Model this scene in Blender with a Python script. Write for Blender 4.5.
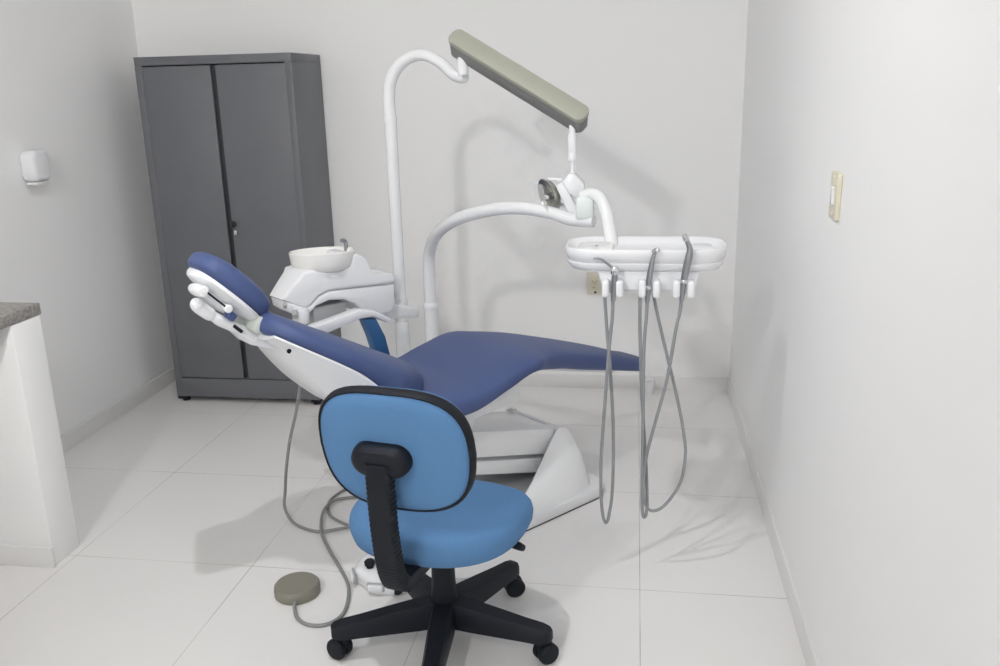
import bpy, bmesh, math
from mathutils import Vector, Matrix

for o in list(bpy.data.objects):
    bpy.data.objects.remove(o, do_unlink=True)
SC = bpy.context.scene
COL = SC.collection
PI = math.pi

# ------------------------------------------------------------------ camera
cam_data = bpy.data.cameras.new('camera')
cam_data.sensor_fit = 'HORIZONTAL'
cam_data.sensor_width = 36.0
cam_data.lens = 875.135 / 1000 * 36.0
cam_data.clip_start = 0.02
cam = bpy.data.objects.new('camera', cam_data)
COL.objects.link(cam)
def cam_matrix(p, r, y):
    B = Matrix(((1, 0, 0), (0, 0, -1), (0, 1, 0)))
    cy, sy = math.cos(y), math.sin(y); Ry = Matrix(((cy, 0, sy), (0, 1, 0), (-sy, 0, cy)))
    cp, sp = math.cos(p), math.sin(p); Rp = Matrix(((1, 0, 0), (0, cp, -sp), (0, sp, cp)))
    cr, sr = math.cos(r), math.sin(r); Rr = Matrix(((cr, -sr, 0), (sr, cr, 0), (0, 0, 1)))
    M = Rr @ Rp @ Ry @ B                       # world -> camera (x right, y down, z forward)
    return (Matrix(((1, 0, 0), (0, -1, 0), (0, 0, -1))) @ M).transposed()
cam.matrix_world = Matrix.Translation((0, 0, 1.55)) @ cam_matrix(0.275303, -0.0251021, 0.1562458).to_4x4()
SC.camera = cam

# ------------------------------------------------------------------ light and exposure
SC.view_settings.view_transform = 'Standard'
SC.view_settings.look = 'None'
SC.view_settings.gamma = 1.0
SC.view_settings.exposure = 0.2
SC.view_settings.use_curve_mapping = False
SC.cycles.max_bounces = 24
SC.cycles.diffuse_bounces = 20
world = bpy.data.worlds.new('world'); SC.world = world
world.use_nodes = True
bg = world.node_tree.nodes['Background']
bg.inputs[0].default_value = (0.9, 0.95, 1.0, 1)
bg.inputs[1].default_value = 0.3
def bulb(name, loc, power, col, radius=0.06):
    l = bpy.data.lights.new(name, 'POINT'); l.energy = power; l.color = col; l.shadow_soft_size = radius
    o = bpy.data.objects.new(name, l); COL.objects.link(o); o.location = loc
    return o
pl_ = bpy.data.lights.new('ceiling_panel', 'AREA'); pl_.shape = 'DISK'; pl_.size = 0.06
pl_.energy = 13.5; pl_.color = (0.98, 0.985, 1.0)
po = bpy.data.objects.new('ceiling_panel', pl_); COL.objects.link(po); po.location = (-0.82, 1.8, 2.72)
sl = bpy.data.lights.new('ceiling_spot', 'SPOT'); sl.energy = 95; sl.color = (1.0, 0.985, 0.97)
sl.spot_size = math.radians(84); sl.spot_blend = 0.8; sl.shadow_soft_size = 0.07
so = bpy.data.objects.new('ceiling_spot', sl); COL.objects.link(so); so.location = (-1.15, -0.4, 2.66)
so.rotation_euler = (Vector((-0.75, 4.4, 1.2)) - Vector((-1.15, -0.4, 2.66))).to_track_quat('-Z', 'Y').to_euler()
bulb('ceiling_bulb', (-1.1, -2.0, 2.6), 32, (1.0, 0.98, 0.96), 0.06)

# ------------------------------------------------------------------ materials
def lin(c):
    return tuple(((v / 255) / 12.92 if v / 255 <= 0.04045 else ((v / 255 + 0.055) / 1.055) ** 2.4) for v in c)
def mat(name, rgb, rough=0.5, metal=0.0, spec=0.5, noise=0.0, nscale=30.0, bump=0.0, bscale=200.0, coat=0.0, trans=0.0):
    m = bpy.data.materials.new(name); m.use_nodes = True
    nt = m.node_tree; b = nt.nodes['Principled BSDF']
    b.inputs['Base Color'].default_value = (*rgb, 1)
    b.inputs['Roughness'].default_value = rough
    b.inputs['Metallic'].default_value = metal
    b.inputs['Specular IOR Level'].default_value = spec
    b.inputs['Coat Weight'].default_value = coat
    if trans: b.inputs['Transmission Weight'].default_value = trans
    tc = nt.nodes.new('ShaderNodeTexCoord')
    if noise:
        n = nt.nodes.new('ShaderNodeTexNoise'); n.inputs['Scale'].default_value = nscale; n.inputs['Detail'].default_value = 4
        nt.links.new(tc.outputs['Object'], n.inputs['Vector'])
        r = nt.nodes.new('ShaderNodeValToRGB')
        r.color_ramp.elements[0].position = 0.3; r.color_ramp.elements[1].position = 0.7
        r.color_ramp.elements[0].color = (*[max(0, c * (1 - noise)) for c in rgb], 1)
        r.color_ramp.elements[1].color = (*[min(1, c * (1 + noise)) for c in rgb], 1)
        nt.links.new(n.outputs['Fac'], r.inputs['Fac']); nt.links.new(r.outputs['Color'], b.inputs['Base Color'])
    if bump:
        n2 = nt.nodes.new('ShaderNodeTexNoise'); n2.inputs['Scale'].default_value = bscale; n2.inputs['Detail'].default_value = 3
        nt.links.new(tc.outputs['Object'], n2.inputs['Vector'])
        bp = nt.nodes.new('ShaderNodeBump'); bp.inputs['Strength'].default_value = bump; bp.inputs['Distance'].default_value = 0.002
        nt.links.new(n2.outputs['Fac'], bp.inputs['Height']); nt.links.new(bp.outputs['Normal'], b.inputs['Normal'])
    return m

M = {}
M['wall'] = mat('white_wall_paint', (0.87, 0.87, 0.87), 0.6, spec=0.25)
M['ceiling'] = mat('white_ceiling_paint', (0.88, 0.88, 0.87), 0.8)
M['base'] = mat('white_baseboard_tile', (0.74, 0.735, 0.73), 0.3)
M['vinyl'] = mat('dark_blue_vinyl', (0.063, 0.094, 0.225), 0.5, spec=0.4, bump=0.1, bscale=400)
M['fabric'] = mat('light_blue_fabric', (0.10, 0.222, 0.42), 0.85, spec=0.2, noise=0.1, nscale=500, bump=0.35, bscale=900)
M['strap'] = mat('blue_armrest_vinyl', (0.03, 0.115, 0.27), 0.4)
M['plastic'] = mat('white_plastic', (0.8, 0.81, 0.83), 0.25, spec=0.5)
M['enamel'] = mat('white_enamel', (0.8, 0.81, 0.82), 0.22, coat=0.3)
M['ceramic'] = mat('white_ceramic', (0.86, 0.85, 0.83), 0.12, coat=0.5)
M['greyplastic'] = mat('grey_plastic', (0.42, 0.43, 0.44), 0.45)
M['pale'] = mat('pale_grey_green_plastic', (0.5, 0.54, 0.5), 0.4)
M['black'] = mat('black_plastic', (0.011, 0.013, 0.019), 0.5, spec=0.25, bump=0.05, bscale=300)
M['rubber'] = mat('black_rubber', (0.010, 0.012, 0.017), 0.6, spec=0.25)
M['steel'] = mat('grey_painted_steel', (0.14, 0.145, 0.157), 0.42, spec=0.4, noise=0.04, nscale=5)
M['steel_dark'] = mat('dark_gap_steel', (0.035, 0.037, 0.042), 0.5)
M['metal'] = mat('brushed_metal', (0.36, 0.37, 0.39), 0.32, metal=1.0)
M['chrome'] = mat('chrome', (0.75, 0.75, 0.76), 0.12, metal=1.0)
M['hose'] = mat('grey_silicone_hose', (0.27, 0.28, 0.29), 0.5)
M['cord'] = mat('grey_cord', (0.25, 0.255, 0.25), 0.5)
M['beige'] = mat('beige_arm_cover', (0.36, 0.365, 0.305), 0.45)
M['armgrey'] = mat('mid_grey_arm', (0.22, 0.22, 0.215), 0.5)
M['pedal'] = mat('olive_grey_plastic', (0.23, 0.22, 0.18), 0.55)
M['cream'] = mat('cream_plastic', (0.70, 0.66, 0.52), 0.4)
M['creamdark'] = mat('aged_cream_plastic', (0.72, 0.68, 0.57), 0.45)
M['granite'] = mat('brown_grey_granite', (0.3, 0.285, 0.265), 0.35, noise=0.45, nscale=90)
M['reflector'] = mat('dark_reflector', (0.42, 0.42, 0.38), 0.22, metal=0.8)
M['glass'] = mat('clear_shield', (0.9, 0.92, 0.92), 0.1)
M['glass'].node_tree.nodes['Principled BSDF'].inputs['Alpha'].default_value = 0.25
M['frost'] = mat('frosted_block', (0.72, 0.78, 0.76), 0.3)

def floor_material():
    m = bpy.data.materials.new('white_floor_tiles'); m.use_nodes = True
    nt = m.node_tree; N = nt.nodes; Lk = nt.links; b = N['Principled BSDF']
    g = N.new('ShaderNodeNewGeometry'); sep = N.new('ShaderNodeSeparateXYZ'); Lk.new(g.outputs['Position'], sep.inputs[0])
    def math_(op, a, bb=None):
        n = N.new('ShaderNodeMath'); n.operation = op
        for i, v in enumerate((a, bb)):
            if v is None: continue
            if isinstance(v, (int, float)): n.inputs[i].default_value = v
            else: Lk.new(v, n.inputs[i])
        return n.outputs[0]
    def line(out, off, size):
        f = math_('FRACT', math_('DIVIDE', math_('SUBTRACT', out, off - 50 * size), size))
        d = math_('MULTIPLY', math_('MINIMUM', f, math_('SUBTRACT', 1.0, f)), size)
        return d
    dx = line(sep.outputs[0], 0.037, 0.651); dy = line(sep.outputs[1], 2.485, 0.69)
    d = math_('MINIMUM', dx, dy)
    grout = math_('LESS_THAN', d, 0.0014)
    n1 = N.new('ShaderNodeTexNoise'); n1.inputs['Scale'].default_value = 1.6; n1.inputs['Detail'].default_value = 3
    Lk.new(g.outputs['Position'], n1.inputs['Vector'])
    rp = N.new('ShaderNodeValToRGB')
    rp.color_ramp.elements[0].color = (0.79, 0.78, 0.77, 1); rp.color_ramp.elements[1].color = (0.825, 0.815, 0.805, 1)
    Lk.new(n1.outputs['Fac'], rp.inputs['Fac'])
    # the joint fades in and out along its length where it is filled flush
    n2 = N.new('ShaderNodeTexNoise'); n2.inputs['Scale'].default_value = 3.5
    Lk.new(g.outputs['Position'], n2.inputs['Vector'])
    rp2 = N.new('ShaderNodeValToRGB')
    rp2.color_ramp.elements[0].color = (0.68, 0.65, 0.62, 1); rp2.color_ramp.elements[1].color = (0.46, 0.44, 0.42, 1)
    rp2.color_ramp.elements[0].position = 0.38; rp2.color_ramp.elements[1].position = 0.62
    Lk.new(n2.outputs['Fac'], rp2.inputs['Fac'])
    mx = N.new('ShaderNodeMix'); mx.data_type = 'RGBA'
    Lk.new(grout, mx.inputs[0]); Lk.new(rp.outputs['Color'], mx.inputs[6]); Lk.new(rp2.outputs['Color'], mx.inputs[7])
    Lk.new(mx.outputs[2], b.inputs['Base Color'])
    b.inputs['Roughness'].default_value = 0.22
    b.inputs['Specular IOR Level'].default_value = 0.4
    return m
M['floor'] = floor_material()

# ------------------------------------------------------------------ mesh helpers
def frame_from(t, up=Vector((0, 0, 1))):
    t = Vector(t).normalized()
    if abs(t.dot(up)) > 0.98: up = Vector((0, 1, 0))
    a = t.cross(up).normalized(); b = a.cross(t).normalized()
    return a, b
def catmull(pts, n=8):
    P = [Vector(p) for p in pts]; out = []
    Q = [2 * P[0] - P[1]] + P + [2 * P[-1] - P[-2]]
    for i in range(1, len(Q) - 2):
        p0, p1, p2, p3 = Q[i - 1:i + 3]
        for k in range(n):
            t = k / n
            out.append(0.5 * ((2 * p1) + (p2 - p0) * t + (2 * p0 - 5 * p1 + 4 * p2 - p3) * t * t + (3 * p1 - p0 - 3 * p2 + p3) * t ** 3))
    out.append(P[-1]); return out
def smooth_interp(xs, ys, x):
    """monotone-ish piecewise cubic through the stations"""
    if x <= xs[0]: return ys[0]
    if x >= xs[-1]: return ys[-1]
    for i in range(len(xs) - 1):
        if xs[i] <= x <= xs[i + 1]: break
    h = xs[i + 1] - xs[i]; t = (x - xs[i]) / h
    def sl(j):
        if j == 0: return (ys[1] - ys[0]) / (xs[1] - xs[0])
        if j == len(xs) - 1: return (ys[-1] - ys[-2]) / (xs[-1] - xs[-2])
        a = (ys[j] - ys[j - 1]) / (xs[j] - xs[j - 1]); b = (ys[j + 1] - ys[j]) / (xs[j + 1] - xs[j])
        return 0.0 if a * b <= 0 else 2 * a * b / (a + b)
    m0, m1 = sl(i) * h, sl(i + 1) * h
    return (2 * t ** 3 - 3 * t * t + 1) * ys[i] + (t ** 3 - 2 * t * t + t) * m0 + (-2 * t ** 3 + 3 * t * t) * ys[i + 1] + (t ** 3 - t * t) * m1

class MB:
    """collects shapes; build() links them as ONE mesh object"""
    def __init__(self): self.bm = bmesh.new()
    def rings(self, rings, cap=True, closed=False):
        bm = self.bm; V = [[bm.verts.new(p) for p in r] for r in rings]; n = len(V[0])
        pairs = list(zip(V, V[1:])) + ([(V[-1], V[0])] if closed else [])
        for A, B in pairs:
            for i in range(n):
                j = (i + 1) % n
                bm.faces.new((A[i], A[j], B[j], B[i]))
        if cap and not closed:
            bm.faces.new(V[0][::-1]); bm.faces.new(V[-1])
        return self
    def tube(self, pts, r, seg=14, smooth=0, flat=1.0):
        P = catmull(pts, smooth) if smooth else [Vector(p) for p in pts]
        m = len(P)
        R = [r] * m if isinstance(r, (int, float)) else [r[0] + (r[-1] - r[0]) * i / (m - 1) if len(r) == 2 else smooth_interp([k / (len(r) - 1) for k in range(len(r))], r, i / (m - 1)) for i in range(m)]
        rings = []; a = None
        for i in range(m):
            t = (P[min(i + 1, m - 1)] - P[max(i - 1, 0)]).normalized()
            if a is None: a, b = frame_from(t)
            else:
                a = (a - t * a.dot(t)).normalized(); b = t.cross(a).normalized() * -1
                b = a.cross(t)
            rings.append([P[i] + (a * math.cos(2 * PI * k / seg) + b * math.sin(2 * PI * k / seg) * flat) * R[i] for k in range(seg)])
        return self.rings(rings)
    def lathe(self, profile, origin=(0, 0, 0), axis=(0, 0, 1), seg=36, cap=True, sx=1.0, sy=1.0):
        o = Vector(origin); ax = Vector(axis).normalized(); a, b = frame_from(ax, Vector((0, 1, 0)) if abs(ax.z) > 0.9 else Vector((0, 0, 1)))
        return self.rings([[o + ax * h + (a * math.cos(2 * PI * k / seg) * sx + b * math.sin(2 * PI * k / seg) * sy) * r for k in range(seg)] for r, h in profile], cap)
    def box(self, c, s, rot=None, bev=0.0, segs=2):
        M_ = Matrix.Translation(c) @ (rot.to_4x4() if rot else Matrix.Identity(4)) @ Matrix.Diagonal((*s, 1))
        tmp = bmesh.new(); bmesh.ops.create_cube(tmp, size=1.0, matrix=M_)
        if bev: bmesh.ops.bevel(tmp, geom=tmp.edges[:], offset=bev, segments=segs, profile=0.5, affect='EDGES')
        return self._merge(tmp)
    def prism(self, poly, o, ex, ey, ez, h, bev=0.0, segs=2):
        """polygon in the plane (ex, ey) at o, extruded h along ez both ways half"""
        o, ex, ey, ez = Vector(o), Vector(ex), Vector(ey), Vector(ez)
        tmp = bmesh.new()
        A = [tmp.verts.new(o + ex * x + ey * y - ez * h / 2) for x, y in poly]
        B = [tmp.verts.new(o + ex * x + ey * y + ez * h / 2) for x, y in poly]
        n = len(poly)
        tmp.faces.new(A[::-1]); tmp.faces.new(B)
        for i in range(n): tmp.faces.new((A[i], A[(i + 1) % n], B[(i + 1) % n], B[i]))
        bmesh.ops.recalc_face_normals(tmp, faces=tmp.faces[:])
        if bev:
            cap_edges = [e for e in tmp.edges if (e.verts[0] in A and e.verts[1] in A) or (e.verts[0] in B and e.verts[1] in B)]
            bmesh.ops.bevel(tmp, geom=cap_edges, offset=bev, segments=segs, profile=0.5, affect='EDGES', clamp_overlap=True)
        return self._merge(tmp)
    def hull(self, pts, bev=0.0, segs=2):
        tmp = bmesh.new(); vs = [tmp.verts.new(p) for p in pts]
        bmesh.ops.convex_hull(tmp, input=vs)
        bmesh.ops.dissolve_limit(tmp, angle_limit=0.02, verts=tmp.verts[:], edges=tmp.edges[:])
        if bev: bmesh.ops.bevel(tmp, geom=tmp.edges[:], offset=bev, segments=segs, profile=0.5, affect='EDGES', clamp_overlap=True)
        return self._merge(tmp)
    def poly_faces(self, verts, faces):
        V = [self.bm.verts.new(v) for v in verts]
        for f in faces: self.bm.faces.new([V[i] for i in f])
        return self
    def _merge(self, tmp):
        me = bpy.data.meshes.new('tmp'); tmp.to_mesh(me); tmp.free(); self.bm.from_mesh(me); bpy.data.meshes.remove(me); return self
    def xform(self, fn):
        for v in self.bm.verts: v.co = fn(v.co)
        return self
    def build(self, name, material, parent=None, label=None, sharp=38, subsurf=0):
        bmesh.ops.recalc_face_normals(self.bm, faces=self.bm.faces[:])
        me = bpy.data.meshes.new(name); self.bm.to_mesh(me); self.bm.free()
        for p in me.polygons: p.use_smooth = True
        me.set_sharp_from_angle(angle=math.radians(sharp))
        me.materials.append(material)
        o = bpy.data.objects.new(name, me); COL.objects.link(o)
        if parent: o.parent = parent
        if label: o['label'] = label
        if subsurf:
            s = o.modifiers.new('sub', 'SUBSURF'); s.levels = subsurf; s.render_levels = subsurf
        return o

def thing(name, label, cat, loc=(0, 0, 0), rotz=0.0, group=None):
    o = bpy.data.objects.new(name, None); COL.objects.link(o); o.empty_display_size = 0.1
    o.location = loc; o.rotation_euler = (0, 0, rotz); o['label'] = label; o['category'] = cat
    if group: o['group'] = group
    return o
def tag(o, label, cat, group=None):
    o['label'] = label; o['category'] = cat
    if group: o['group'] = group
    return o
def struct(o, label, cat):
    o['kind'] = 'structure'; o['label'] = label; o['category'] = cat; return o
def super_ring(w, zt, zb, n=32, e=3.2):
    """rounded-rectangle ring in (t, z)"""
    cz, hz = (zt + zb) / 2, (zt - zb) / 2; out = []
    for k in range(n):
        a = 2 * PI * k / n; c, s = math.cos(a), math.sin(a)
        out.append((w * math.copysign(abs(c) ** (2 / e), c), cz + hz * math.copysign(abs(s) ** (2 / e), s)))
    return out
def stadium(l, w, n=10):
    out = []
    for k in range(n + 1): a = -PI / 2 + PI * k / n; out.append((l / 2 - w / 2 + w / 2 * math.cos(a), w / 2 * math.sin(a)))
    for k in range(n + 1): a = PI / 2 + PI * k / n; out.append((-l / 2 + w / 2 + w / 2 * math.cos(a), w / 2 * math.sin(a)))
    return out
def rounded_rect(w, h, r, n=6):
    out = []
    for cx, cy, a0 in ((w / 2 - r, h / 2 - r, 0), (-w / 2 + r, h / 2 - r, PI / 2), (-w / 2 + r, -h / 2 + r, PI), (w / 2 - r, -h / 2 + r, 1.5 * PI)):
        for k in range(n + 1): a = a0 + PI / 2 * k / n; out.append((cx + r * math.cos(a), cy + r * math.sin(a)))
    return out
X, Y, Z = Vector((1, 0, 0)), Vector((0, 1, 0)), Vector((0, 0, 1))

# ------------------------------------------------------------------ the room
XL, XR, YF, YB, H = -2.545, 0.499, -3.2, 4.405, 2.75
struct(MB().box(((XL + XR) / 2, (YF + YB) / 2, -0.05), (XR - XL + 0.4, YB - YF + 0.4, 0.1)).build('floor', M['floor']), 'glossy white floor of large square tiles with thin joints', 'floor')
struct(MB().box(((XL + XR) / 2, (YF + YB) / 2, H + 0.05), (XR - XL + 0.4, YB - YF + 0.4, 0.1)).build('ceiling', M['ceiling']), 'plain white ceiling', 'ceiling')
struct(MB().box((XL - 0.08, (YF + YB) / 2, H / 2), (0.16, YB - YF, H)).build('wall_left', M['wall']), 'plain white wall on the left, behind the counter', 'wall')
struct(MB().box((XR + 0.08, (YF + YB) / 2, H / 2), (0.16, YB - YF, H)).build('wall_right', M['wall']), 'plain white wall on the right carrying the light switch', 'wall')
struct(MB().box(((XL + XR) / 2, YB + 0.08, H / 2), (XR - XL + 0.32, 0.16, H)).build('wall_back', M['wall']), 'plain white back wall behind the dental chair', 'wall')
struct(MB().box(((XL + XR) / 2, YF - 0.08, H / 2), (XR - XL + 0.32, 0.16, H)).build('wall_front', M['wall']), 'plain white wall behind the viewer', 'wall')
def baseboard(name, a, b, inward, label):
    a, b, i = Vector(a), Vector(b), Vector(inward)
    d = b - a
    prof = [(0, 0), (0.012, 0), (0.012, 0.068), (0.008, 0.075), (0, 0.075)]
    struct(MB().prism(prof, (a + b) / 2, i, Z, d.normalized(), d.length).build(name, M['base']), label, 'baseboard')
baseboard('baseboard_left', (XL, 2.56, 0), (XL, YB, 0), X, 'low white baseboard along the left wall')
baseboard('baseboard_right', (XR, YF, 0), (XR, YB, 0), -X, 'low white baseboard along the right wall')
baseboard('baseboard_back', (XL + 0.012, YB, 0), (XR - 0.012, YB, 0), -Y, 'low white baseboard along the back wall')

# ------------------------------------------------------------------ counter at the left edge
ct = thing('counter', 'built-in white counter with a speckled stone worktop at the left edge', 'counter', (-2.2, 2.48, 0))
cl = lambda x, y, z: (x + 2.2, y - 2.48, z)
MB().box(cl((XL - 1.925) / 2, 2.48, 0.4275), (-1.965 - XL, 0.14, 0.855), bev=0.004).build('support_wall', M['wall'], ct)
MB().box(cl((XL - 1.925) / 2, 0.98, 0.4275), (-1.965 - XL, 0.14, 0.855), bev=0.004).build('support_wall', M['wall'], ct)
MB().box(cl((XL - 1.945) / 2, 1.735, 0.875), (-1.945 - XL, 1.65, 0.04), bev=0.004).build('worktop', M['granite'], ct, 'brown speckled stone worktop')
MB().box(cl((XL - 1.925) / 2, 2.404, 0.0375), (-1.965 - XL + 0.012, 0.012, 0.075), bev=0.002).box(cl(-1.959, 2.486, 0.0375), (0.012, 0.152, 0.075), bev=0.002).build('skirting', M['base'], ct)

# ------------------------------------------------------------------ steel cabinet
cx0, cx1, cy0, cy1, chh = -2.345, -1.567, 4.008, 4.395, 1.72
cab = thing('steel_cabinet', 'tall grey steel cabinet with two doors in the back left corner', 'cabinet', ((cx0 + cx1) / 2, (cy0 + cy1) / 2, 0))
W_, D_ = cx1 - cx0, cy1 - cy0
b = MB()
b.box((-W_ / 2 + 0.0175, 0, 0.03 + (chh - 0.07) / 2), (0.035, D_, chh - 0.07), bev=0.002)
b.box((W_ / 2 - 0.0175, 0, 0.03 + (chh - 0.07) / 2), (0.035, D_, chh - 0.07), bev=0.002)
b.box((0, 0, chh - 0.02), (W_, D_, 0.04), bev=0.003)
b.box((0, 0, 0.03 + 0.05), (W_ - 0.004, D_ - 0.001, 0.1), bev=0.003)
b.box((0, D_ / 2 - 0.006, 0.03 + (chh - 0.03) / 2), (W_ - 0.01, 0.012, chh - 0.04))
b.build('body', M['steel'], cab)
dz0, dz1 = 0.135, chh - 0.045
dw = W_ / 2 - 0.035
dl = MB().box((-dw / 2 - 0.010, -D_ / 2 + 0.012, (dz0 + dz1) / 2), (dw - 0.006, 0.018, dz1 - dz0), bev=0.003).build('door', M['steel'], cab)
dr = MB().box((dw / 2 + 0.010, -D_ / 2 + 0.012, (dz0 + dz1) / 2), (dw - 0.006, 0.018, dz1 - dz0), bev=0.003).build('door', M['steel'], cab)
MB().box((0, -D_ / 2 + 0.03, (dz0 + dz1) / 2), (0.07, 0.012, dz1 - dz0)).build('centre_gap', M['steel_dark'], cab, 'dark recessed strip between the doors')
MB().lathe([(0.006, 0), (0.006, 0.012), (0.014, 0.014), (0.016, 0.022), (0.012, 0.03), (0.004, 0.032)], (0.03, -D_ / 2 + 0.003, 0.935), (0, -1, 0), 16).box((0.03, -D_ / 2 - 0.034, 0.935), (0.006, 0.012, 0.03), bev=0.002).build('handle', M['steel_dark'], dr, 'small dark turn handle')
MB().box((0.03, -D_ / 2 - 0.002, 0.89), (0.014, 0.006, 0.024), bev=0.002).build('lock', M['chrome'], dr)
for sx in (-1, 1):
    for sy in (-1, 1):
        MB().lathe([(0.02, 0), (0.02, 0.012), (0.012, 0.016), (0.01, 0.032)], (sx * (W_ / 2 - 0.03), sy * (D_ / 2 - 0.035), 0), seg=16).box((sx * (W_ / 2 - 0.025), sy * (D_ / 2 - 0.03), 0.022), (0.05, 0.055, 0.014), bev=0.002).build('foot', M['rubber'], cab)

# ------------------------------------------------------------------ dental chair  (local x = towards the foot end, local y = far side)
TH = 0.858; OX, OY = -0.708, 2.863
def WC(s, t, z):
    a = Vector((math.cos(TH), math.sin(TH), 0)); bb = Vector((-a.y, a.x, 0))
    return Vector((OX, OY, 0)) + a * s + bb * t + Z * z
dc = thing('dental_chair', 'reclined dental chair with dark blue upholstery and white base', 'dental chair', (OX, OY, 0), TH)
# seat and leg rest, one upholstered body
st = [-0.14, 0.0, 0.15, 0.28, 0.305, 0.35, 0.45, 0.60, 0.80, 0.95, 1.03]
sw = [0.255, 0.266, 0.27, 0.27, 0.264, 0.238, 0.207, 0.178, 0.148, 0.127, 0.112]
sz = [0.585, 0.588, 0.617, 0.636, 0.636, 0.632, 0.615, 0.573, 0.510, 0.457, 0.425]
sk = [0.115, 0.108, 0.090, 0.070, 0.072, 0.084, 0.094, 0.094, 0.086, 0.074, 0.064]
rings = []
N_ = 60
svals = [-0.14 + (1.03 + 0.14) * i / N_ for i in range(N_ + 1)]
for s in svals:
    w, zt, tk = (smooth_interp(st, q, s) for q in (sw, sz, sk))
    rings.append([(s, t, z) for t, z in super_ring(w, zt, zt - tk, 40, 3.4)])
def inset(ring, k, ds):
    c = sum((Vector(p) for p in ring), Vector()) / len(ring)
    return [c + (Vector(p) - c) * k + Vector((ds, 0, 0)) for p in ring]
def inset2(ring, kt, kz, ds):
    c = sum((Vector(p) for p in ring), Vector()) / len(ring)
    return [Vector((p[0] + ds, c.y + (p[1] - c.y) * kt, c.z + (p[2] - c.z) * kz)) for p in ring]
r0, r1 = rings[0], rings[-1]
rings = [inset2(r0, 0.86, 0.5, -0.03), inset2(r0, 0.95, 0.85, -0.02)] + rings + [inset2(r1, 0.93, 0.95, 0.015), inset2(r1, 0.80, 0.82, 0.03), inset2(r1, 0.58, 0.5, 0.04)]
MB().rings(rings).build('seat', M['vinyl'], dc, 'dark blue seat cushion running into the tapered leg rest', sharp=60)
# under-panel of the leg rest
rg = []
for i in range(13):
    s = 0.30 + 0.58 * i / 12
    w, zt, tk = (smooth_interp(st, q, s) for q in (sw, sz, sk))
    rg.append([(s, t, z) for t, z in super_ring(w * 0.6, zt - tk + 0.012, zt - tk - 0.012, 20, 4)])
MB().rings(rg).build('leg_rest_panel', M['plastic'], dc)

# backrest: slab along the slope u, normal n
PH = math.radians(28.7)
def bk(u, t, n):  return Vector((-u * math.cos(PH) + n * math.sin(PH), t, 0.594 + u * math.sin(PH) + n * math.cos(PH)))
us = [0.0, 0.06, 0.18, 0.28, 0.45, 0.60, 0.66, 0.70]
uw = [0.08, 0.10, 0.19, 0.235, 0.238, 0.21, 0.18, 0.14]
ut = [0.16, 0.16, 0.16, 0.14, 0.105, 0.082, 0.075, 0.07]
rg = []
for i in range(41):
    u = 0.09 + 0.605 * i / 40
    w, tk = smooth_interp(us, uw, u), smooth_interp(us, ut, u)
    sink = 0.05 * max(0.0, 1 - u / 0.16) ** 1.5
    rg.append([bk(u, t, n - sink) for t, n in super_ring(w, 0.0, -tk, 40, 2.8)])
def shrink(r, k, du):
    c = sum(r, Vector()) / len(r); d = bk(du, 0, 0) - bk(0, 0, 0)
    return [c + (p - c) * k + d for p in r]
rg = [shrink(rg[0], 0.8, -0.02)] + rg + [shrink(rg[-1], 0.85, 0.016), shrink(rg[-1], 0.5, 0.024)]
MB().rings(rg).build('backrest', M['vinyl'], dc, 'dark blue backrest cushion', sharp=60)
# white rear shell
def shell_ring(u, w, n0, d, k):
    d = max(0.02, d + n0 + 0.05)
    prof = [(-w, n0 + 0.006), (-w, n0), (-w * 0.882, n0 - d * 0.3), (-w * k * 1.12, n0 - d * 0.93), (-w * k, n0 - d), (w * k, n0 - d), (w * k * 1.12, n0 - d * 0.93), (w * 0.882, n0 - d * 0.3), (w, n0), (w, n0 + 0.006)]
    return [bk(u, t, n) for t, n in prof]
rg = []
snu = [-0.02, 0.14, 0.30, 0.45, 0.66, 0.82]
sn = [-0.26, -0.215, -0.125, -0.083, -0.066, -0.056]
su = [-0.02, 0.05, 0.12, 0.28, 0.42, 0.57, 0.63, 0.69, 0.72]
sww = [0.15, 0.18, 0.21, 0.24, 0.243, 0.212, 0.186, 0.142, 0.11]
sd = [0.14, 0.17, 0.18, 0.17, 0.138, 0.078, 0.045, 0.022, 0.015]
for i in range(33):
    u = -0.02 + 0.71 * i / 32
    rg.append(shell_ring(u, smooth_interp(su, sww, u), smooth_interp(snu, sn, u), smooth_interp(su, sd, u), 0.55))
sh = MB().rings(rg).build('back_shell', M['plastic'], dc, 'white moulded rear shell of the backrest', sharp=30)
q = bk(0.655, -0.182, -0.085)
MB().lathe([(0.007, 0), (0.007, 0.004), (0.004, 0.006)], q, (0.1, -1, -0.15), 14).build('screw_cap', M['rubber'], sh)
# headrest
PHH = math.radians(46)
HO = Vector((-0.626, 0, 0.900))
def hd(u, t, n): return HO + Vector((-u * math.cos(PHH) + n * math.sin(PHH), t, u * math.sin(PHH) + n * math.cos(PHH)))
rg = []
for i in range(29):
    a = PI * i / 28
    u = 0.128 - 0.128 * math.cos(a); k = max(0.03, math.sin(a) ** 0.55)
    rg.append([hd(u, t, n) for t, n in super_ring(0.10 * k, 0.028 + 0.048 * k, 0.026 - 0.032 * k, 36, 3.0)])
hr = MB().rings(rg).build('headrest', M['vinyl'], dc, 'dark blue oval headrest cushion', sharp=70)
rg = []
for i in range(25):
    a = PI * i / 24
    u = 0.123 - 0.117 * math.cos(a); k = max(0.03, math.sin(a) ** 0.6)
    rg.append([hd(u, t * k, n) for t, n in [(-0.096, 0.004), (-0.097, -0.006), (-0.09, -0.010), (-0.07, -0.012 - 0.010 * k), (-0.035, -0.014 - 0.014 * k), (0.035, -0.014 - 0.014 * k), (0.07, -0.012 - 0.010 * k), (0.09, -0.010), (0.097, -0.006), (0.096, 0.004)]])
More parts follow.
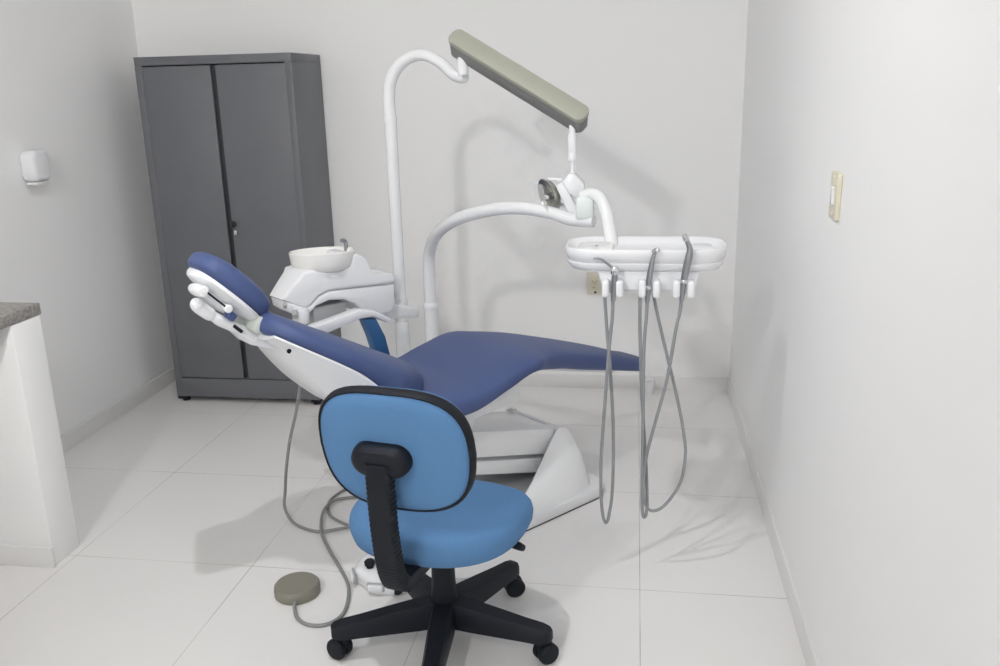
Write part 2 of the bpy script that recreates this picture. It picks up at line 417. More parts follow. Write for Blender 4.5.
hs = MB().rings(rg).build('headrest_shell', M['plastic'], hr, 'white plastic back of the headrest', sharp=50)
# headrest mechanism: bar, clip, knob and paddle
mech = MB()
mech.hull([bk(t_, y_, n_) for t_ in (0.62, 0.70) for y_ in (-0.05, 0.05) for n_ in (-0.065, -0.10)] + [hd(-0.01, -0.045, -0.045), hd(-0.01, 0.045, -0.045), hd(-0.02, -0.045, -0.075), hd(-0.02, 0.045, -0.075), hd(0.05, -0.04, -0.045), hd(0.05, 0.04, -0.045), hd(0.05, -0.04, -0.07), hd(0.05, 0.04, -0.07)], 0.006)
mo = mech.build('headrest_mount', M['plastic'], dc)
MB().hull([bk(t_, y_, n_) for t_ in (0.68, 0.725) for y_ in (-0.085, 0.085) for n_ in (-0.07, -0.02)] + [hd(0.03, y_, n_) for y_ in (-0.06, 0.06) for n_ in (-0.045, -0.02)], 0.006).build('neck_bracket', M['pale'], mo, 'pale grey-green neck bracket')
MB().box(hd(0.098, -0.065, -0.046), (0.03, 0.03, 0.024), Matrix.Rotation(PHH, 3, 'Y'), bev=0.006).build('clip', M['vinyl'], mo, 'blue locking clip')
MB().tube([hd(0.215, -0.09, -0.044), hd(0.215, -0.015, -0.044)], [0.013, 0.017, 0.018, 0.017, 0.013], 20, smooth=8).hull([hd(u_, y_, n_) for u_, n_ in ((0.20, -0.022), (0.20, -0.050), (0.10, -0.026), (0.10, -0.05)) for y_ in (-0.05, 0.03)], 0.006).build('tilt_knob', M['plastic'], mo)
MB().tube([hd(0.125, -0.085, -0.037), hd(0.215, -0.085, -0.037)], 0.003, 10).build('slide_rod', M['black'], mo, 'thin dark sliding rod')
for uu in (0.125, 0.215):
    MB().lathe([(0.010, 0), (0.012, 0.003), (0.012, 0.034), (0.009, 0.037)], hd(uu, -0.055, -0.037), (0, -1, 0), 18).build('pivot_cap', M['plastic'], mo)
MB().tube([hd(0.205, -0.06, -0.074), hd(0.195, -0.055, -0.076), hd(0.18, -0.05, -0.078), hd(0.145, -0.05, -0.077), hd(0.125, -0.05, -0.074)], [0.012, 0.019, 0.020, 0.019, 0.012], 20, smooth=6).build('release_paddle', M['plastic'], mo)
MB().tube([hd(0.135, -0.05, -0.075), hd(0.105, -0.05, -0.073), hd(0.07, -0.05, -0.066), hd(0.03, -0.045, -0.058), hd(-0.02, -0.04, -0.055)], [0.014, 0.017, 0.016, 0.016, 0.016], 14, smooth=5).build('link_bar', M['plastic'], mo)
MB().box(hd(0.055, -0.066, -0.063), (0.034, 0.008, 0.010), Matrix.Rotation(PHH, 3, 'Y'), bev=0.002).build('slot', M['black'], mo, 'black slot in the link bar')

# armrest on the far side
T_ = 0.32
am = MB().prism([(-0.30, 0.742), (-0.085, 0.772), (-0.02, 0.756), (0.045, 0.718), (0.05, 0.704), (0.03, 0.702), (-0.03, 0.736), (-0.085, 0.738), (-0.29, 0.700)], (0, T_, 0), X, Z, Y, 0.055, 0.008).build('armrest', M['plastic'], dc, 'white bent armrest on the far side')
MB().prism([(-0.072, 0.735), (-0.015, 0.725), (0.02, 0.65), (0.037, 0.57), (-0.02, 0.57), (-0.045, 0.66)], (0, T_, 0), X, Z, Y, 0.05, 0.01).build('armrest_pad', M['strap'], am, 'blue upholstered armrest support')
# seat carrier under the cushion
MB().hull([(0.25, -0.205, 0.575), (0.25, 0.205, 0.575), (0.25, -0.2, 0.462), (0.25, 0.2, 0.462), (-0.16, -0.205, 0.53), (-0.16, 0.205, 0.53), (-0.14, -0.2, 0.44), (-0.14, 0.2, 0.44)], 0.006).build('seat_carrier', M['enamel'], dc)
MB().hull([(0.07, -0.19, 0.47), (0.07, 0.19, 0.47), (-0.16, -0.19, 0.47), (-0.16, 0.19, 0.47), (0.02, -0.19, 0.385), (0.02, 0.19, 0.385), (-0.14, -0.19, 0.36), (-0.14, 0.19, 0.36)], 0.006).build('carrier_block', M['enamel'], dc)
# lifting arms: a wide upper link and a lower link
up = [(-0.08, 0.40), (0.06, 0.375), (0.485, 0.272), (0.488, 0.165), (0.06, 0.275), (-0.08, 0.31)]
MB().prism(up, (0, 0, 0), X, Z, Y, 0.26, 0.006).build('lift_arm', M['enamel'], dc, 'broad white upper lifting arm')
lo = [(-0.08, 0.27), (0.06, 0.255), (0.485, 0.145), (0.485, 0.085), (0.06, 0.205), (-0.08, 0.21)]
MB().prism(lo, (0, 0, 0), X, Z, Y, 0.24, 0.006).build('lift_arm', M['enamel'], dc, 'narrower white lower lifting arm')
# base plate and the two sloping foot-end covers
pl = [(0.58, -0.289), (0.635, -0.255), (0.655, -0.18), (0.66, 0.0), (0.655, 0.18), (0.635, 0.255), (0.58, 0.289), (0.05, 0.291), (-0.14, 0.27), (-0.235, 0.2), (-0.235, -0.2), (-0.14, -0.27), (0.05, -0.291)]
bp_ = MB().prism(pl, (0, 0, 0.024), X, Y, Z, 0.044, 0.012).build('base_plate', M['enamel'], dc)
pl2 = [(x * 0.985 + 0.003, y * 0.985) for x, y in pl]
MB().prism(pl2, (0, 0, 0.003), X, Y, Z, 0.006).build('rubber_foot', M['rubber'], bp_, 'dark rubber sole under the base')
MB().box((0.15, 0, 0.055), (0.66, 0.28, 0.03), bev=0.004).build('base_slot', M['greyplastic'], bp_, 'grey bed between the covers')
def cover(sg):
    # foot-end wedge: low rim outside, rising to a tall ridge beside the arm slot, steep towards the foot end
    S_ = [0.14, 0.22, 0.30, 0.38, 0.44, 0.475, 0.50, 0.53, 0.552, 0.572, 0.588, 0.598]
    TZ = [0.05, 0.083, 0.125, 0.18, 0.23, 0.262, 0.278, 0.27, 0.235, 0.175, 0.10, 0.05]
    TT = [0.265, 0.225, 0.198, 0.172, 0.155, 0.148, 0.146, 0.15, 0.158, 0.168, 0.18, 0.19]
    OT = [0.276, 0.278, 0.278, 0.276, 0.274, 0.27, 0.266, 0.26, 0.252, 0.24, 0.22, 0.21]
    rings = []
    for i in range(45):
        q_ = 0.14 + 0.458 * i / 44
        tz, tt, ot_ = (smooth_interp(S_, v, q_) for v in (TZ, TT, OT))
        pts = [(q_, ot_ * sg, 0.04)]
        for k in range(1, 9):
            f = k / 9; bulge = 0.2 * math.sin(PI * f)
            pts.append((q_, (ot_ + (tt - ot_) * f) * sg, 0.04 + (tz - 0.04) * min(1.0, f + bulge)))
        pts.append((q_, tt * sg, tz)); pts.append((q_, (tt - 0.006) * sg, tz - 0.004)); pts.append((q_, min(tt - 0.008, 0.142) * sg, 0.04))
        rings.append([Vector(p) for p in pts])
    return MB().rings(rings).build('base_cover', M['enamel'], dc, 'white sloping cover over the foot end of the base', sharp=40)
MB().hull([(q_, t_, z_) for q_, z_ in ((0.498, 0.268), (0.52, 0.268), (0.555, 0.21), (0.61, 0.05), (0.61, 0.04), (0.498, 0.04)) for t_ in (-0.15, 0.15)], 0.004).build('foot_end_cover', M['enamel'], dc)
cover(-1); cover(1)

# ------------------------------------------------------------------ white foot control in front of the base
fc = thing('foot_control', 'white foot control with a black knob behind the office chair', 'foot control', (-0.79, 2.458, 0), TH)
rg = []
for z_, k in ((0.004, 0.97), (0.02, 1.0), (0.035, 0.97), (0.047, 0.86), (0.054, 0.68)):
    rg.append([((0.085 + 0.012 * math.cos(3 * a)) * k * 1.15 * math.cos(a), (0.10 + 0.014 * math.cos(4 * a)) * k * 1.1 * math.sin(a), z_) for a in [2 * PI * i / 48 for i in range(48)]])
MB().rings(rg).build('body', M['plastic'], fc)
MB().lathe([(0.012, 0.05), (0.011, 0.062), (0.017, 0.064), (0.018, 0.074), (0.014, 0.079), (0.003, 0.08)], (-0.044, 0.016, 0), seg=20).build('joystick_knob', M['rubber'], fc, 'black joystick knob')
def fcbtn(px, py, ang):
    o = MB().box((px, py, 0.03), (0.014, 0.05, 0.022), Matrix.Rotation(ang, 3, 'Z'), bev=0.005).build('button', M['plastic'], fc)
    d = Matrix.Rotation(ang, 3, 'Z') @ Vector((-0.004, 0, 0))
    MB().box((px + d.x * -1.5, py + d.y * -1.5, 0.03), (0.008, 0.058, 0.03), Matrix.Rotation(ang, 3, 'Z'), bev=0.003).build('button_surround', M['greyplastic'], o, 'grey outline of the button')
fcbtn(-0.080, -0.068, 0.72)
fcbtn(-0.096, 0.045, -0.44)
fcbtn(-0.007, -0.108, 1.5)
for k in range(3):
    MB().lathe([(0.004, 0.05), (0.004, 0.056), (0.002, 0.058)], (-0.045 + 0.012 * k, -0.035 - 0.012 * k, 0), seg=10).build('indicator', M['greyplastic'], fc)

# ------------------------------------------------------------------ spittoon unit on the far side of the chair
sp = thing('spittoon_unit', 'white spittoon unit with a round ceramic bowl beyond the backrest', 'spittoon unit', WC(-0.1, 0.52, 0.0), TH)
def su_(s, t, z): return Vector((s + 0.1, t - 0.52, z))
upper = [(-0.366, 0.846), (-0.348, 0.868), (-0.314, 0.896), (-0.277, 0.915), (-0.259, 0.930), (-0.10, 0.925), (-0.042, 0.915), (-0.029, 0.949), (-0.003, 0.953), (0.031, 0.937), (0.058, 0.875), (0.144, 0.857), (0.161, 0.843), (0.161, 0.811), (-0.133, 0.832), (-0.185, 0.822), (-0.228, 0.799), (-0.260, 0.794), (-0.300, 0.812)]
lower = [(-0.360, 0.840), (-0.299, 0.812), (-0.260, 0.792), (-0.228, 0.797), (-0.185, 0.820), (-0.133, 0.830), (0.155, 0.810), (0.158, 0.730), (0.138, 0.705), (0.076, 0.693), (0.014, 0.716), (-0.027, 0.763), (-0.073, 0.787), (-0.137, 0.795), (-0.200, 0.787), (-0.243, 0.768), (-0.272, 0.762), (-0.322, 0.783), (-0.355, 0.808)]
def nose(v):
    s_ = v.x - 0.1; f = min(1.0, max(0.0, (-0.12 - s_) / 0.24)); f = f * f * (3 - 2 * f)
    return Vector((v.x + 0.062 * f, v.y * (1 - 0.42 * f), v.z - 0.026 * f))
MB().prism(upper, su_(0, 0.52, 0), X, Z, Y, 0.20, 0.014, 3).xform(nose).build('top_cover', M['plastic'], sp, sharp=50)
lb = MB().prism(lower, su_(0, 0.52, 0), X, Z, Y, 0.19, 0.010, 3).xform(nose).build('body', M['plastic'], sp, sharp=50)
bw = MB().lathe([(0.03, -0.036), (0.097, -0.036), (0.112, -0.026), (0.120, -0.005), (0.124, 0.025), (0.125, 0.034), (0.122, 0.037), (0.117, 0.032), (0.107, 0.005), (0.08, -0.018), (0.02, -0.022)], su_(-0.098, 0.52, 0.93), (0.028, 0.053, 0.998), 48).build('bowl', M['ceramic'], sp, 'round white ceramic spittoon bowl')
MB().lathe([(0.088, 0.87), (0.088, 0.89), (0.082, 0.898)], su_(-0.098, 0.52, 0), seg=40).build('bowl_seat', M['plastic'], sp)
MB().tube([su_(0.018, 0.54, 0.93), su_(0.018, 0.54, 0.975), su_(0.012, 0.54, 0.988), su_(-0.002, 0.538, 0.990)], 0.008, 12, smooth=5).build('spout', M['metal'], sp, 'small chrome water spout')
MB().box(su_(-0.12, 0.50, 0.735), (0.14, 0.10, 0.075), bev=0.008).build('suction_box', M['greyplastic'], sp, 'grey box under the unit')
MB().tube([su_(-0.31, 0.44, 0.80), su_(-0.315, 0.425, 0.815)], 0.008, 12).tube([su_(-0.27, 0.44, 0.775), su_(-0.285, 0.415, 0.762)], 0.011, 12).build('hose_holder', M['greyplastic'], sp)
MB().lathe([(0.03, 0.725), (0.032, 0.765), (0.025, 0.78)], su_(-0.245, 0.45, 0), seg=20).build('drain_cap', M['plastic'], sp)
MB().hull([su_(0.08, 0.46, 0.71), su_(0.08, 0.58, 0.71), su_(0.16, 0.46, 0.72), su_(0.16, 0.58, 0.72), su_(0.30, 0.47, 0.68), su_(0.30, 0.56, 0.68), su_(0.06, 0.47, 0.67), su_(0.06, 0.57, 0.67), su_(0.30, 0.47, 0.64), su_(0.30, 0.56, 0.64)], 0.008).build('mounting_arm', M['plastic'], sp)
MB().hull([su_(x_, y_, z_) for x_ in (0.17, 0.43) for y_ in (0.43, 0.57) for z_ in (0.0, 0.48)], 0.015).build('floor_box', M['plastic'], sp)

# ------------------------------------------------------------------ operating light on its pole
dl_ = thing('operating_light', 'dental operating light on a tall white curved pole with a beige-green arm', 'dental light', (-0.9365, 3.3632, 0))
lx = lambda x, y, z: Vector((x + 0.9365, y - 3.3632, z))
MB().tube([lx(-0.9365, 3.3632, 0.48), lx(-0.9365, 3.3632, 1.44)], 0.0235, 24).build('pole', M['enamel'], dl_)
MB().lathe([(0.027, 0.48), (0.029, 0.50), (0.029, 0.62), (0.0275, 0.63)], (0, 0, 0), seg=24).lathe([(0.0285, 0.64), (0.0285, 0.72)], (0, 0, 0), seg=24).build('collar', M['enamel'], dl_)
MB().tube([lx(-0.9365, 3.3632, 1.43), lx(-0.937, 3.362, 1.52), lx(-0.921, 3.355, 1.585), lx(-0.88, 3.345, 1.637), lx(-0.825, 3.33, 1.664), lx(-0.765, 3.30, 1.662), lx(-0.705, 3.27, 1.632), lx(-0.655, 3.235, 1.592), lx(-0.622, 3.21, 1.581), lx(-0.606, 3.20, 1.585)], [0.0235, 0.0225, 0.021, 0.020, 0.019], 22, smooth=8).build('curved_pole', M['enamel'], dl_)
MB().lathe([(0.0245, 1.425), (0.0255, 1.43), (0.0255, 1.442), (0.0245, 1.447)], (0, 0, 0), seg=24).build('pole_ring', M['plastic'], dl_)
MB().lathe([(0.018, 0), (0.019, 0.01), (0.019, 0.06), (0.014, 0.062), (0.014, 0.09)], lx(-0.612, 3.195, 1.59), seg=22).build('pivot', M['plastic'], dl_)
A0, A1 = Vector((-0.648, 3.20, 1.708)), Vector((-0.168, 3.028, 1.424))
ax = (A1 - A0).normalized()
side = ax.cross(Z).normalized(); upv = side.cross(ax).normalized()      # side: towards the camera
if side.y > 0: side = -side
rl = math.radians(45)
fa = (upv * math.cos(rl) - side * math.sin(rl)).normalized(); fs = ax.cross(fa).normalized()
if fs.y > 0: fs = -fs
L_ = (A1 - A0).length
arm = MB().prism(rounded_rect(L_ - 0.003, 0.064, 0.026, 8), lx(*((A0 + A1) / 2 - fs * 0.009)), ax, fa, fs, 0.062, 0.003, 2).build('spring_arm', M['armgrey'], dl_, 'enclosed spring arm sloping down to the right, grey underneath', sharp=45)
MB().prism(rounded_rect(L_, 0.067, 0.026, 8), lx(*((A0 + A1) / 2 + fs * 0.029)), ax, fa, fs, 0.022, 0.004, 2).build('arm_cover', M['beige'], arm, 'beige-green cover of the spring arm', sharp=45)
MB().lathe([(0.011, 1.385), (0.011, 1.42)], lx(-0.214, 3.04, 0), seg=18).lathe([(0.0135, 1.325), (0.0145, 1.33), (0.0145, 1.385), (0.0135, 1.39)], lx(-0.214, 3.04, 0), seg=20).lathe([(0.013, 1.298), (0.015, 1.303), (0.015, 1.32), (0.013, 1.325)], lx(-0.214, 3.04, 0), seg=20).lathe([(0.007, 1.235), (0.008, 1.30)], lx(-0.214, 3.04, 0), seg=16).build('drop_stem', M['plastic'], dl_)
lh = MB().hull([lx(x_, y_, z_) for y_, k_ in ((3.0, 0), (3.075, 0)) for x_, z_ in ((-0.250, 1.228), (-0.222, 1.258), (-0.205, 1.256), (-0.172, 1.222), (-0.168, 1.185), (-0.195, 1.17), (-0.238, 1.20))], 0.007).build('lamp_head', M['plastic'], dl_, 'small white lamp head')
MB().hull([lx(x_, y_, z_) for (x_, z_) in ((-0.268, 1.218), (-0.243, 1.232), (-0.190, 1.135), (-0.198, 1.112), (-0.222, 1.118)) for y_ in (2.985, 3.03)], 0.007).build('lamp_shell', M['plastic'], lh)
rax = Vector((-0.80, -0.55, -0.25)).normalized()
rc = lx(-0.292, 3.03, 1.178)
MB().lathe([(0.028, -0.028), (0.05, -0.012), (0.058, 0.006), (0.060, 0.010), (0.056, 0.011), (0.048, -0.004), (0.02, -0.018)], rc, rax, 36, sx=1.0, sy=1.1).build('reflector', M['reflector'], lh, 'shiny dark reflector dish of the lamp')
MB().lathe([(0.012, -0.02), (0.013, 0.012), (0.008, 0.02)], rc, rax, 16).build('bulb_cap', M['chrome'], lh)
MB().tube([rc + Vector((0.01, 0, 0.04)), rc + Vector((0.0, -0.01, 0.06)), lx(-0.25, 3.02, 1.235)], 0.006, 10).build('reflector_bracket', M['plastic'], lh)
MB().tube([rc + Vector((0.03, 0, -0.03)), lx(-0.23, 3.02, 1.15)], 0.007, 10).build('reflector_bracket', M['plastic'], lh)
sr = Vector(rax)
MB().box(rc + sr * 0.03 + Vector((-0.012, 0, 0)), (0.004, 0.10, 0.115), Matrix.Rotation(math.atan2(sr.y, sr.x), 3, 'Z') @ Matrix.Rotation(0.25, 3, 'Y'), bev=0.0015).build('clear_shield', M['glass'], lh, 'clear square shield in front of the reflector')
MB().tube([lx(-0.20, 3.0, 1.15), lx(-0.185, 2.99, 1.135), lx(-0.19, 2.98, 1.12), lx(-0.205, 2.98, 1.12)], 0.009, 12, smooth=4).build('handle', M['plastic'], lh)

# ------------------------------------------------------------------ instrument tray on its arm
it = thing('instrument_tray', 'white rounded instrument tray on a curved white arm over the foot end', 'instrument tray', (-0.8391, 3.4759, 0))
tx = lambda x, y, z: Vector((x + 0.8391, y - 3.4759, z))
MB().tube([tx(-0.8391, 3.4759, 0.48), tx(-0.8391, 3.4759, 0.66)], 0.029, 24).build('post', M['enamel'], it)
MB().lathe([(0.029, 0.655), (0.032, 0.662), (0.032, 0.675), (0.027, 0.685)], (0, 0, 0), seg=24).build('post_ring', M['plastic'], it)
MB().tube([tx(-0.8391, 3.4759, 0.65), tx(-0.8385, 3.474, 0.80), tx(-0.825, 3.45, 0.905), tx(-0.765, 3.35, 1.0), tx(-0.655, 3.22, 1.073), tx(-0.517, 3.12, 1.119), tx(-0.398, 3.05, 1.135), tx(-0.288, 3.0, 1.126), tx(-0.215, 2.965, 1.108), tx(-0.135, 2.935, 1.105)], [0.0255, 0.0245, 0.0235, 0.022, 0.021], 22, smooth=8).build('curved_arm', M['enamel'], it)
MB().box(tx(-0.165, 2.945, 1.150), (0.06, 0.05, 0.075), bev=0.01).build('swivel_block', M['frost'], it, 'pale swivel block at the end of the arm')
MB().tube([tx(-0.175, 2.95, 1.185), tx(-0.145, 2.94, 1.195), tx(-0.115, 2.92, 1.185), tx(-0.092, 2.88, 1.14), tx(-0.075, 2.84, 1.06), tx(-0.068, 2.82, 1.0)], 0.021, 20, smooth=6).build('drop_arm', M['enamel'], it)
tc = (0.034, 2.735)
def tray_ring(w, d, z, r): return [tx(tc[0] + x * 1.035, tc[1] + y, z) for x, y in rounded_rect(w, d, r, 8)]
rg = [tray_ring(0.36, 0.15, 0.995, 0.05), tray_ring(0.435, 0.205, 1.0, 0.07), tray_ring(0.455, 0.225, 1.012, 0.08), tray_ring(0.458, 0.228, 1.022, 0.08), tray_ring(0.452, 0.222, 1.025, 0.08), tray_ring(0.462, 0.232, 1.029, 0.085), tray_ring(0.474, 0.244, 1.048, 0.09), tray_ring(0.476, 0.246, 1.062, 0.09), tray_ring(0.470, 0.240, 1.068, 0.088), tray_ring(0.455, 0.225, 1.066, 0.08), tray_ring(0.435, 0.205, 1.050, 0.075), tray_ring(0.42, 0.19, 1.045, 0.07)]
tr = MB().rings(rg).build('tray', M['plastic'], it, sharp=45)
MB().prism(rounded_rect(0.11, 0.165, 0.03), tx(tc[0] - 0.155, tc[1], 1.052), X, Y, Z, 0.014, 0.005).build('tray_inset', M['ceramic'], tr, 'raised off-white inset at the left of the tray')
MB().lathe([(0.005, 1.058), (0.005, 1.062), (0.002, 1.063)], tx(tc[0] - 0.15, tc[1] - 0.01, 0), seg=12).build('inset_screw', M['greyplastic'], tr)
MB().prism(rounded_rect(0.07, 0.10, 0.025), tx(tc[0] + 0.175, tc[1] + 0.02, 1.05), X, Y, Z, 0.012, 0.005).build('tray_inset', M['plastic'], tr)
cons = [(0.155, 1.0), (-0.155, 1.0), (-0.14, 0.955), (-0.12, 0.935), (0.12, 0.935), (0.145, 0.955)]
MB().prism(cons, tx(tc[0] + 0.008, 2.70, 0), X, Z, Y, 0.13, 0.01, 3).build('console', M['plastic'], it, 'white console under the tray', sharp=50)
for hx in (-0.062, 0.047, 0.148):
    h_ = MB()
    for sg in (-1, 1):
        h_.box(tx(hx + sg * 0.021, 2.60, 0.955), (0.022, 0.05, 0.052), bev=0.008, segs=3)
    h_.box(tx(hx, 2.63, 0.955), (0.055, 0.02, 0.045), bev=0.006)
    h_.build('handpiece_holder', M['plastic'], it)
MB().tube([tx(0.03, 2.70, 0.94), tx(0.03, 2.705, 0.915)], 0.014, 14).build('hose_outlet', M['plastic'], it)

# instruments hanging in the holders; each with its hose
HY = 2.588
def hose(parent, base, pts, r=0.0052):
    P = []
    n = len(pts)
    for i, (x, z) in enumerate(pts):
        y = HY + (2.645 - HY) * (i / (n - 1)) ** 2
        P.append(Vector((x, y, z)) - base)
    MB().tube(P, r, 12, smooth=7).build('hose', M['hose'], parent, 'thin grey hose')
b0 = Vector((-0.060, HY, 0.94))
i1 = thing('air_water_syringe', 'metal air and water syringe with a bent tip, left in the tray holders', 'dental syringe', b0)
r_ = lambda x, z, y=HY: Vector((x, y, z)) - b0
MB().tube([r_(-0.060, 0.915), r_(-0.058, 0.95), r_(-0.056, 0.98), r_(-0.056, 1.0)], [0.007, 0.0085, 0.0095, 0.0095], 16, smooth=4).build('handle', M['metal'], i1)
MB().lathe([(0.0095, 0), (0.0125, 0.004), (0.0125, 0.02), (0.009, 0.026), (0.003, 0.028)], r_(-0.056, 0.998), seg=18).build('valve_head', M['chrome'], i1)
for sx in (-1, 1): MB().lathe([(0.004, 0), (0.004, 0.008), (0.002, 0.01)], r_(-0.056 + sx * 0.006, 1.012, HY - 0.010), (0, -1, 0.2), 10).build('button', M['chrome'], i1)
MB().tube([r_(-0.060, 1.016), r_(-0.073, 1.028), r_(-0.092, 1.042), r_(-0.103, 1.046), r_(-0.120, 1.047)], [0.0042, 0.003], 10, smooth=5).build('bent_tip', M['metal'], i1)
hose(i1, b0, [(-0.060, 0.92), (-0.062, 0.86), (-0.068, 0.796), (-0.081, 0.601), (-0.092, 0.399), (-0.091, 0.259), (-0.084, 0.188), (-0.074, 0.167), (-0.065, 0.197), (-0.056, 0.279), (-0.055, 0.469), (-0.066, 0.668), (-0.080, 0.828), (-0.090, 0.955)])
b1 = Vector((0.044, HY, 0.94))
i2 = thing('straight_handpiece', 'metal dental handpiece with a small round head in the middle tray holder', 'dental handpiece', b1)
r_ = lambda x, z, y=HY: Vector((x, y, z)) - b1
MB().tube([r_(0.042, 0.915), r_(0.043, 0.948), r_(0.046, 0.984), r_(0.051, 1.02), r_(0.055, 1.045), r_(0.060, 1.062)], [0.007, 0.009, 0.0095, 0.0085, 0.007, 0.0055], 16, smooth=4).build('handle', M['metal'], i2)
MB().lathe([(0.0075, -0.010), (0.009, -0.006), (0.009, 0.008), (0.007, 0.011)], r_(0.064, 1.070), (0.8, -0.5, 0.35), 18).build('head', M['chrome'], i2)
MB().lathe([(0.0098, 0), (0.0102, 0.002), (0.0102, 0.008), (0.0098, 0.01)], r_(0.0435, 0.955), (0.06, 0, 1), 18).build('ring', M['chrome'], i2)
hose(i2, b1, [(0.042, 0.92), (0.040, 0.86), (0.035, 0.767), (0.037, 0.539), (0.038, 0.335), (0.040, 0.231), (0.047, 0.192), (0.056, 0.224), (0.050, 0.370), (0.032, 0.605), (0.023, 0.798), (0.020, 0.955)])
b2 = Vector((0.145, HY, 0.94))
i3 = thing('angled_handpiece', 'metal dental handpiece with a bent neck in the right tray holder', 'dental handpiece', b2)
r_ = lambda x, z, y=HY: Vector((x, y, z)) - b2
MB().tube([r_(0.143, 0.92), r_(0.145, 0.955), r_(0.148, 0.985), r_(0.155, 1.03), r_(0.161, 1.062), r_(0.161, 1.078), r_(0.156, 1.092), r_(0.151, 1.102)], [0.007, 0.009, 0.0105, 0.011, 0.009, 0.0075, 0.0065], 16, smooth=4).build('handle', M['metal'], i3)
MB().lathe([(0.007, -0.008), (0.009, -0.005), (0.009, 0.009), (0.007, 0.012)], r_(0.149, 1.107), (-0.35, -0.3, 0.9), 18).build('head', M['chrome'], i3)
MB().lathe([(0.0115, 0), (0.012, 0.002), (0.012, 0.008), (0.0112, 0.01)], r_(0.147, 0.975), (0.12, 0, 1), 18).build('ring', M['chrome'], i3)
hose(i3, b2, [(0.143, 0.925), (0.138, 0.88), (0.129, 0.831), (0.107, 0.672), (0.074, 0.524), (0.049, 0.405), (0.042, 0.301), (0.049, 0.245), (0.072, 0.218), (0.112, 0.238), (0.157, 0.313), (0.172, 0.403), (0.163, 0.494), (0.135, 0.624), (0.098, 0.768), (0.068, 0.892), (0.055, 0.96)])

# ------------------------------------------------------------------ office chair  (local +x = direction it faces)
OC = Vector((-0.521, 2.159, 0)); PSI = math.radians(80)
oc = thing('office_chair', 'light blue swivel office chair with a black five-star base, in the foreground', 'chair', OC, PSI)
def ol(x, y, z=0):      # world point -> local of the office chair
    d = Vector((x, y, z)) - OC; c, s = math.cos(-PSI), math.sin(-PSI)
    return Vector((d.x * c - d.y * s, d.x * s + d.y * c, z))
# seat: rounded pad with a sunken middle and a waterfall front
def seat_outline(k, n=48):
    out = []
    for i in range(n):
        a = 2 * PI * i / n; c, s = math.cos(a), math.sin(a); e = 2.5
        x = 0.232 * math.copysign(abs(c) ** (2 / e), c); y = 0.248 * math.copysign(abs(s) ** (2 / e), s)
        y *= 1 + 0.05 * (x / 0.215)
        out.append((x * k, y * k))
    return out
rg = []
for z_, k in ((0.372, 0.80), (0.366, 0.92), (0.372, 0.965), (0.388, 0.992), (0.408, 1.0), (0.426, 0.985), (0.438, 0.945), (0.444, 0.88), (0.445, 0.72), (0.442, 0.5), (0.439, 0.25), (0.438, 0.03)):
    ring = []
    for x, y in seat_outline(k):
        dz = -0.028 * max(0, x / 0.215) ** 2 + 0.02 * max(0, -x / 0.215 - 0.4)
        ring.append((x + 0.0, y, z_ + (dz if z_ > 0.375 else 0)))
    rg.append(ring)
MB().rings(rg).build('seat', M['fabric'], oc, 'light blue fabric seat pad', sharp=60)
# backrest
BT = math.radians(9)       # leans back
BO = Vector((-0.30, -0.019, 0.724))
def bq(y, v, n): return BO + Vector((n * math.cos(BT) - v * math.sin(BT), y, v * math.cos(BT) + n * math.sin(BT)))
def back_outline(k, n=56, grow=0.0):
    out = []
    for i in range(n):
        a = 2 * PI * i / n; c, s = math.cos(a), math.sin(a); e = 3.0
        y = (0.196 + grow) * math.copysign(abs(c) ** (2 / e), c); v = (0.160 + grow) * math.copysign(abs(s) ** (2 / e), s)
        y *= 1 - 0.06 * (v / 0.16) * -1 if v < 0 else 1 - 0.02 * (v / 0.16)
        out.append((y * k, v * k))
    return out
def bend(y): return 0.35 * y * y
rg = []
for n_, k in ((-0.021, 0.05), (-0.022, 0.4), (-0.022, 0.75), (-0.020, 0.93), (-0.012, 0.985), (0.0, 0.985), (0.02, 0.985), (0.034, 0.95), (0.042, 0.8), (0.046, 0.5), (0.046, 0.05)):
    rg.append([bq(y, v, n_ + bend(y)) for y, v in back_outline(k)])
bkr = MB().rings(rg).build('backrest', M['fabric'], oc, 'light blue fabric backrest pad', sharp=60)
rg = []
for n_, k, g in ((-0.014, 0.975, 0), (-0.016, 1.0, 0.0), (-0.010, 1.0, 0.004), (0.008, 1.0, 0.005), (0.014, 1.0, 0.002), (0.014, 0.97, 0)):
    rg.append([bq(y, v, n_ + bend(y)) for y, v in back_outline(k, grow=g)])
MB().rings(rg, closed=True).build('edge_trim', M['rubber'], bkr, 'black rubber edge of the backrest')
# bracket: rounded black cap on the backrest, ribbed bellows spine, foot under the seat
rg = []
for n_, k in ((-0.018, 1.0), (-0.035, 1.0), (-0.05, 0.94), (-0.058, 0.8), (-0.061, 0.5)):
    rg.append([bq(y * k + 0.019, v * k - 0.008, n_) for y, v in rounded_rect(0.150, 0.080, 0.038)])
br = MB().rings(rg).build('back_bracket', M['black'], oc, 'black plastic back bracket')
spine = catmull([(-0.345, 0, 0.71), (-0.343, 0, 0.62), (-0.337, 0, 0.52), (-0.322, 0, 0.43), (-0.30, 0, 0.375), (-0.265, 0, 0.345)], 14)
rg = []
for i, p in enumerate(spine):
    t = (spine[min(i + 1, len(spine) - 1)] - spine[max(i - 1, 0)]).normalized()
    nn = t.cross(Y).normalized()
    k = 1.0 if (i % 2 == 0 or i > 58) else 0.95
    rg.append([p + Y * (y * k) + nn * (v * k) for y, v in rounded_rect(0.066, 0.042, 0.012, 4)])
MB().rings(rg).build('bellows', M['rubber'], br, 'ribbed black bellows over the back spine', sharp=20)
